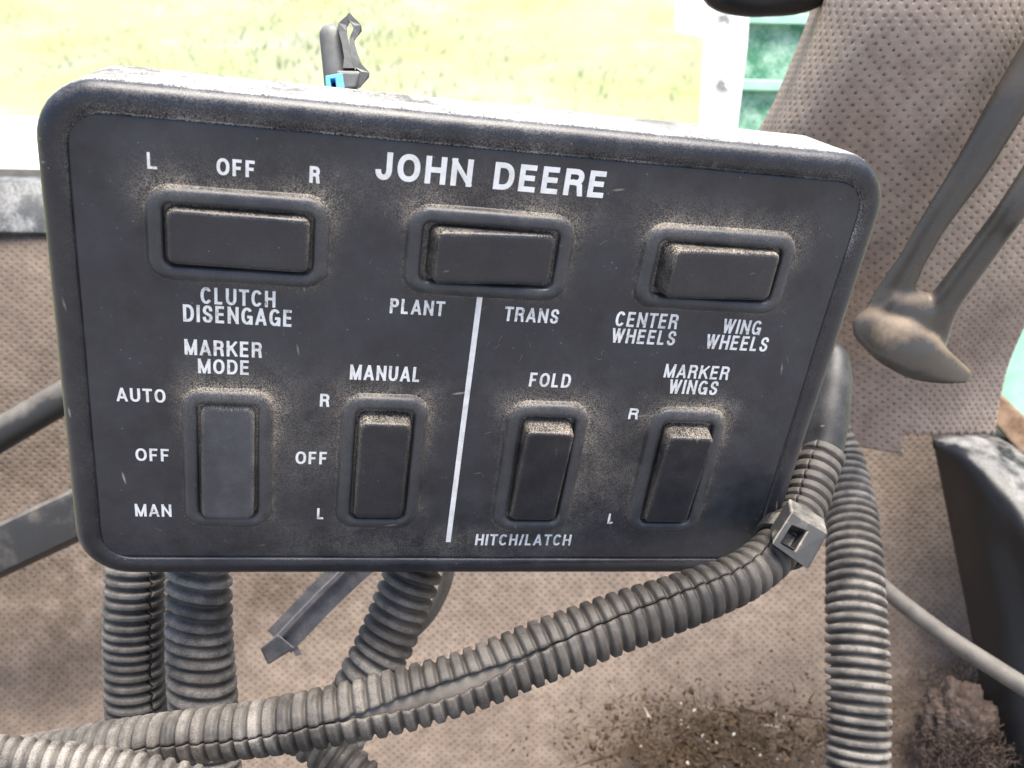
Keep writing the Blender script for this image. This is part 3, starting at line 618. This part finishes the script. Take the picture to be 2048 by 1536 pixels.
for kd, cx, cy, tu, tv, hh in SW:
    w, h = (BL, BS) if kd == 'h' else (BS, BL+1.6); ne = (16, 10) if kd == 'h' else (10, 16)
    rings = []; dust = []
    for ins, z in ((-.5, -.3), (0, .05), (.12, .7), (.45, 1.4), (1.0, 1.95), (1.8, 2.25), (2.8, 2.35), (3.5, 2.25), (3.95, 1.95), (4.15, 1.3), (4.2, -2.4)):
        q = rrect(w-2*ins, h-2*ins, max(1.7, 6.0-ins*.98), 8, ne, cx, cy); rings.append(B3(q[:, 0], q[:, 1], z))
        ab = np.clip((q[:, 1]-cy)/(h*.5), -1, 1); sd_ = np.clip((q[:, 0]-cx)/(w*.5), -1, 1)
        base = {-.5: .5, 0: .85, .12: .8, .45: .42, 1.0: .16}.get(ins, .10)
        dust.append(base*(.30+.70*np.clip(ab, 0, 1)**2+.25*np.clip(sd_, 0, 1)**2))
    V, F = loft(rings, False, True)
    sw = mk('rocker_switch', V, F, MAT['bezel'], box, attrs={'dust': np.clip(np.concatenate(dust), 0, 1)}, sharp=70)
    lw, lh = w-2*4.2-1.5, h-2*4.2-1.5
    rings = []; dust = []
    for ins, z in ((-.1, -2.2), (.1, hh-.9), (.3, hh-.35), (.7, hh-.05), (1.3, hh+.05), (2.5, hh+.02)):
        q = rrect(lw-2*ins, lh-2*ins, max(.8, 2.2-ins*.6), 6, ne)
        du_, dv_ = q[:, 0], q[:, 1]
        zz = z + (du_*math.tan(R_(tu)) + dv_*math.tan(R_(tv)))*(1 if z > -2 else 0)
        if z > -2:                                  # the raised end is drafted inwards
            end = dv_/(lh/2) if kd == 'v' else -du_/(lw/2)
            sh = (2.4 if kd == 'h' else 1.6)*np.clip(end-.5, 0, 1)*2*(1 if (tv > 0 or tu < 0) else 0)*min(1, (z+2.2)/5)
            if kd == 'v': dv_ = dv_-sh
            else: du_ = du_+sh
        rings.append(B3(du_+cx, dv_+cy, zz))
        ab = np.clip((q[:, 1])/(lh*.5), -1, 1); lf = np.clip(-q[:, 0]/(lw*.5), -1, 1)
        base = {-.1: .5, .1: .8, .3: .75, .7: .30}.get(ins, .05)
        dust.append(base*(.22+.8*np.clip(ab, 0, 1)**3+.25*np.abs(lf)**4))
    V, F = loft(rings, False, True)
    rk = mk('rocker', V, F, MAT['rocker_worn' if (kd, cx) == ('v', -65) else 'rocker'], sw, attrs={'dust': np.clip(np.concatenate(dust), 0, 1)}, sharp=60)
    if (kd, cx) == ('v', -65): rk['label'] = 'paler grey worn rocker tilted with its lower end out'

# lettering: bold grotesque capitals drawn as strokes
def arc(cx, cy, rx, ry, a0, a1, n=12, p=2.25):
    o = []
    for a in np.linspace(R_(a0), R_(a1), n):
        c, s = math.cos(a), math.sin(a); o.append((cx+rx*math.copysign(abs(c)**(2/p), c), cy+ry*math.copysign(abs(s)**(2/p), s)))
    return o
S_PTS = [(.97, .70), (.90, .89), (.70, .99), (.45, 1.0), (.20, .94), (.07, .78), (.13, .62), (.36, .53), (.64, .46), (.90, .37), (.98, .22), (.86, .06), (.62, 0), (.38, 0), (.14, .07), (.02, .29)]
Rb = [(0, 1), (.58, 1)]+arc(.58, .75, .38, .25, 90, -90, 10)+[(0, .5)]
GL = {  # width, list of (kind, points); kind p: projecting ends, b: butt ends, c: closed
 'A': (.78, [('p', [(0, 0), (.46, 1)]), ('p', [(1, 0), (.54, 1)]), ('b', [(.2, .26), (.8, .26)])]),
 'C': (.75, [('b', arc(.5, .5, .5, .5, 35, 325, 30))]),
 'D': (.74, [('c', [(0, 0), (0, 1), (.42, 1)]+arc(.42, .5, .58, .5, 88, -88, 14)+[(.42, 0)])]),
 'E': (.66, [('p', [(0, 0), (0, 1)]), ('b', [(0, 1), (1.1, 1)]), ('b', [(0, .52), (1.02, .52)]), ('b', [(0, 0), (1.12, 0)])]),
 'F': (.62, [('p', [(0, 0), (0, 1)]), ('b', [(0, 1), (1.12, 1)]), ('b', [(0, .48), (.98, .48)])]),
 'G': (.79, [('b', arc(.5, .5, .5, .5, 38, 335, 30)), ('p', [(1, .02), (1, .38)]), ('b', [(.52, .44), (1.1, .44)])]),
 'H': (.74, [('p', [(0, 0), (0, 1)]), ('p', [(1, 0), (1, 1)]), ('b', [(0, .52), (1, .52)])]),
 'I': (.20, [('p', [(.5, 0), (.5, 1)])]),
 'J': (.58, [('p', [(1, 1), (1, .42)]), ('b', [(1, .46)]+arc(.5, .34, .5, .34, 0, -180, 14))]),
 'K': (.76, [('p', [(0, 0), (0, 1)]), ('p', [(.06, .36), (.95, 1)]), ('p', [(.38, .62), (1, 0)])]),
 'L': (.60, [('p', [(0, 0), (0, 1)]), ('b', [(0, 0), (1.12, 0)])]),
 'M': (.88, [('p', [(0, 0), (0, 1)]), ('p', [(1, 0), (1, 1)]), ('p', [(.02, 1), (.48, 0)]), ('p', [(.98, 1), (.52, 0)])]),
 'N': (.76, [('p', [(0, 0), (0, 1)]), ('p', [(1, 0), (1, 1)]), ('p', [(.02, 1), (.98, 0)])]),
 'O': (.80, [('c', arc(.5, .5, .5, .5, 0, 348, 32))]),
 'P': (.68, [('p', [(0, 0), (0, 1)]), ('b', Rb)]),
 'R': (.73, [('p', [(0, 0), (0, 1)]), ('b', Rb), ('p', [(.55, .5), (.78, .47), (.90, .36), (.93, .2), (.98, 0)])]),
 'S': (.70, [('b', catmull(S_PTS, 40).tolist())]),
 'T': (.66, [('p', [(.5, 0), (.5, 1)]), ('p', [(0, 1), (1, 1)])]),
 'U': (.73, [('p', [(0, 1), (0, .5)]), ('b', [(0, .55)]+arc(.5, .38, .5, .38, 180, 360, 16)+[(1, .55)]), ('p', [(1, .5), (1, 1)])]),
 'W': (1.02, [('p', [(0, 1), (.25, 0)]), ('p', [(.5, 1), (.27, 0)]), ('p', [(.5, 1), (.73, 0)]), ('p', [(1, 1), (.75, 0)])]),
 '/': (.36, [('p', [(0, 0), (1, 1)])]),
}
LV, LF, LW = [], [], []
def stroke(pts, s, kind, x0, y0, wear, zbase):
    P = np.array(pts, float); P = P[np.r_[True, np.linalg.norm(np.diff(P, axis=0), axis=1) > 1e-6]]; n = len(P); closed = kind == 'c'
    if kind == 'p':
        a = P[0]-P[1]; P[0] = P[0]+a/np.linalg.norm(a)*s*.6; b = P[-1]-P[-2]; P[-1] = P[-1]+b/np.linalg.norm(b)*s*.6
    T = np.roll(P, -1, 0)-np.roll(P, 1, 0) if closed else np.gradient(P, axis=0)
    seg = np.roll(P, -1, 0)-P; L = []; Rr = []
    for i in range(n):
        d0 = P[i]-P[i-1] if (closed or i > 0) else P[1]-P[0]; d1 = P[(i+1) % n]-P[i] if (closed or i < n-1) else P[i]-P[i-1]
        d0 = d0/np.linalg.norm(d0); d1 = d1/np.linalg.norm(d1); n0 = np.array([-d0[1], d0[0]]); n1 = np.array([-d1[1], d1[0]])
        m_ = n0+n1; m_ /= np.linalg.norm(m_); k = s/2/max(.5, m_.dot(n0)); L.append(P[i]+m_*k); Rr.append(P[i]-m_*k)
    b = len(LV)
    for l, r in zip(L, Rr): LV.append((l[0], l[1])); LV.append((r[0], r[1]))
    m2 = n if closed else n-1
    for i in range(m2): j = (i+1) % n; LF.append([b+2*i, b+2*j, b+2*j+1, b+2*i+1])
    return b
LZ = []
def text(txt, xl, yl, xr, yr, cap_px, wt=.165, wear=.6):
    u0, v0 = b_inv(xl, yl); u1, v1 = b_inv(xr, yr); xm, ym = (xl+xr)/2, (yl+yr)/2
    cap = b_inv(xm, ym-cap_px/2)[1]-b_inv(xm, ym+cap_px/2)[1]; vc = (v0+v1)/2
    gap = .185 if len(txt) > 1 else 0
    tot = sum((GL[c][0] if c != ' ' else .42)+gap for c in txt)-gap; k = (u1-u0)/(tot*cap); s = wt*cap; x = u0
    for c in txt:
        if c == ' ': x += (.42+gap)*cap*k; continue
        w, st = GL[c]; w = w*cap*k
        for q, (kind, pts) in enumerate(st):
            pp = [(x+s/2+px*(w-s), vc-cap/2+s/2+py*(cap-s)) for px, py in pts]; a = len(LV)
            stroke(pp, s, kind, x, vc, wear, q)
            for i in range(a, len(LV)):
                LV[i] = (LV[i][0], min(max(LV[i][1], vc-cap/2), vc+cap/2)); LZ.append(.012*q); LW.append(wear*random.uniform(.8, 1.2))
        x += w+gap*cap*k
    q = np.array(LV); hz = .10*np.sin(q[:, 0]*.045+1)*np.sin(q[:, 1]*.06)+.05*np.sin(q[:, 0]*.15+q[:, 1]*.11)
    mk('lettering', B3(q[:, 0], q[:, 1], hz+.03+np.array(LZ)), LF, MAT['ink'], panel, attrs={'wear': np.array(LW)}, smooth=False)
    for z in (LV, LF, LW, LZ): z.clear()
for a in (('JOHN DEERE', 751, 335, 1213, 366, 55, .20, .05), ('L', 294, 321, 315, 322, 33, .17, .5), ('OFF', 433, 333, 511, 338, 34, .19, .12), ('R', 619, 349, 640, 350, 34, .2, .12),
          ('CLUTCH', 401, 591, 551, 599, 33, .165, .9), ('DISENGAGE', 366, 627, 585, 636, 34, .165, .7), ('MARKER', 369, 696, 524, 698, 31, .17, .55), ('MODE', 396, 732, 499, 735, 29, .17, .5),
          ('PLANT', 780, 613, 889, 616, 30, .17, .7), ('TRANS', 1009, 629, 1118, 631, 29, .17, .7), ('CENTER', 1231, 640, 1357, 641, 30, .165, .7), ('WHEELS', 1223, 672, 1352, 675, 29, .165, .6),
          ('WING', 1446, 653, 1523, 655, 29, .165, .7), ('WHEELS', 1412, 685, 1537, 687, 29, .165, .6), ('MARKER', 1329, 743, 1459, 745, 27, .165, .55), ('WINGS', 1338, 773, 1436, 776, 28, .165, .5),
          ('FOLD', 1059, 760, 1142, 761, 28, .17, .5), ('MANUAL', 700, 745, 841, 748, 30, .17, .45), ('AUTO', 233, 790, 331, 791, 27, .17, .4), ('OFF', 271, 909, 339, 910, 25, .17, .5),
          ('MAN', 270, 1020, 343, 1021, 25, .16, .6), ('R', 640, 800, 659, 801, 26, .19, .3), ('OFF', 591, 915, 655, 916, 25, .175, .5), ('L', 634, 1027, 648, 1027, 22, .17, .8),
          ('HITCH/LATCH', 951, 1079, 1142, 1080, 22, .165, .7), ('R', 1258, 827, 1277, 828, 22, .19, .6), ('L', 1216, 1037, 1228, 1037, 20, .17, .8)):
    text(*a)
V = []; F = []
for k, vv in enumerate(np.linspace(24.5, -57.4, 60)):
    hv = .10*np.sin(-.7*.045+1)*np.sin(vv*.06)+.05*np.sin(-.7*.15+vv*.11); V += [B3(-1.45, vv, hv+.04), B3(.05, vv, hv+.04)]
    if k: F.append([2*k-2, 2*k-1, 2*k+1, 2*k])
mk('divider_line', np.array(V), F, MAT['ink'], panel, attrs={'wear': [.15]*len(V)}, smooth=False)

# pale hairs and fine scratches caught on the panel face
V = []; F = []
for k in range(90):
    c = np.array([rng.normal(38, 34), rng.normal(-22, 22)]) if k % 2 else np.array([rng.uniform(-95, 95), rng.uniform(-58, 58)])
    if abs(c[0]) > 97 or abs(c[1]) > 60 or any(sdf(c[0], c[1], q[1], q[2], *((BL, BS) if q[0] == 'h' else (BS, BL+2)), 6) < 3 for q in SW): continue
    a = rng.uniform(0, 6.28); ln = rng.uniform(.3, 2.6); cu = rng.normal(0, .5); wd_ = rng.uniform(.012, .045); b = len(V)
    for t_ in np.linspace(-.5, .5, 6):
        aa = a+cu*t_; p = c+ln*t_*np.array([math.cos(aa), math.sin(aa)]); nn = np.array([-math.sin(aa), math.cos(aa)])*wd_
        hv = .10*math.sin(p[0]*.045+1)*math.sin(p[1]*.06)+.05*math.sin(p[0]*.15+p[1]*.11)+.05
        V += [B3(*(p-nn), hv), B3(*(p+nn), hv)]
    for i in range(5): F.append([b+2*i, b+2*i+1, b+2*i+3, b+2*i+2])
tag(mk('scratches', np.array(V), F, MAT['scratch'], panel, smooth=False), kind='stuff')
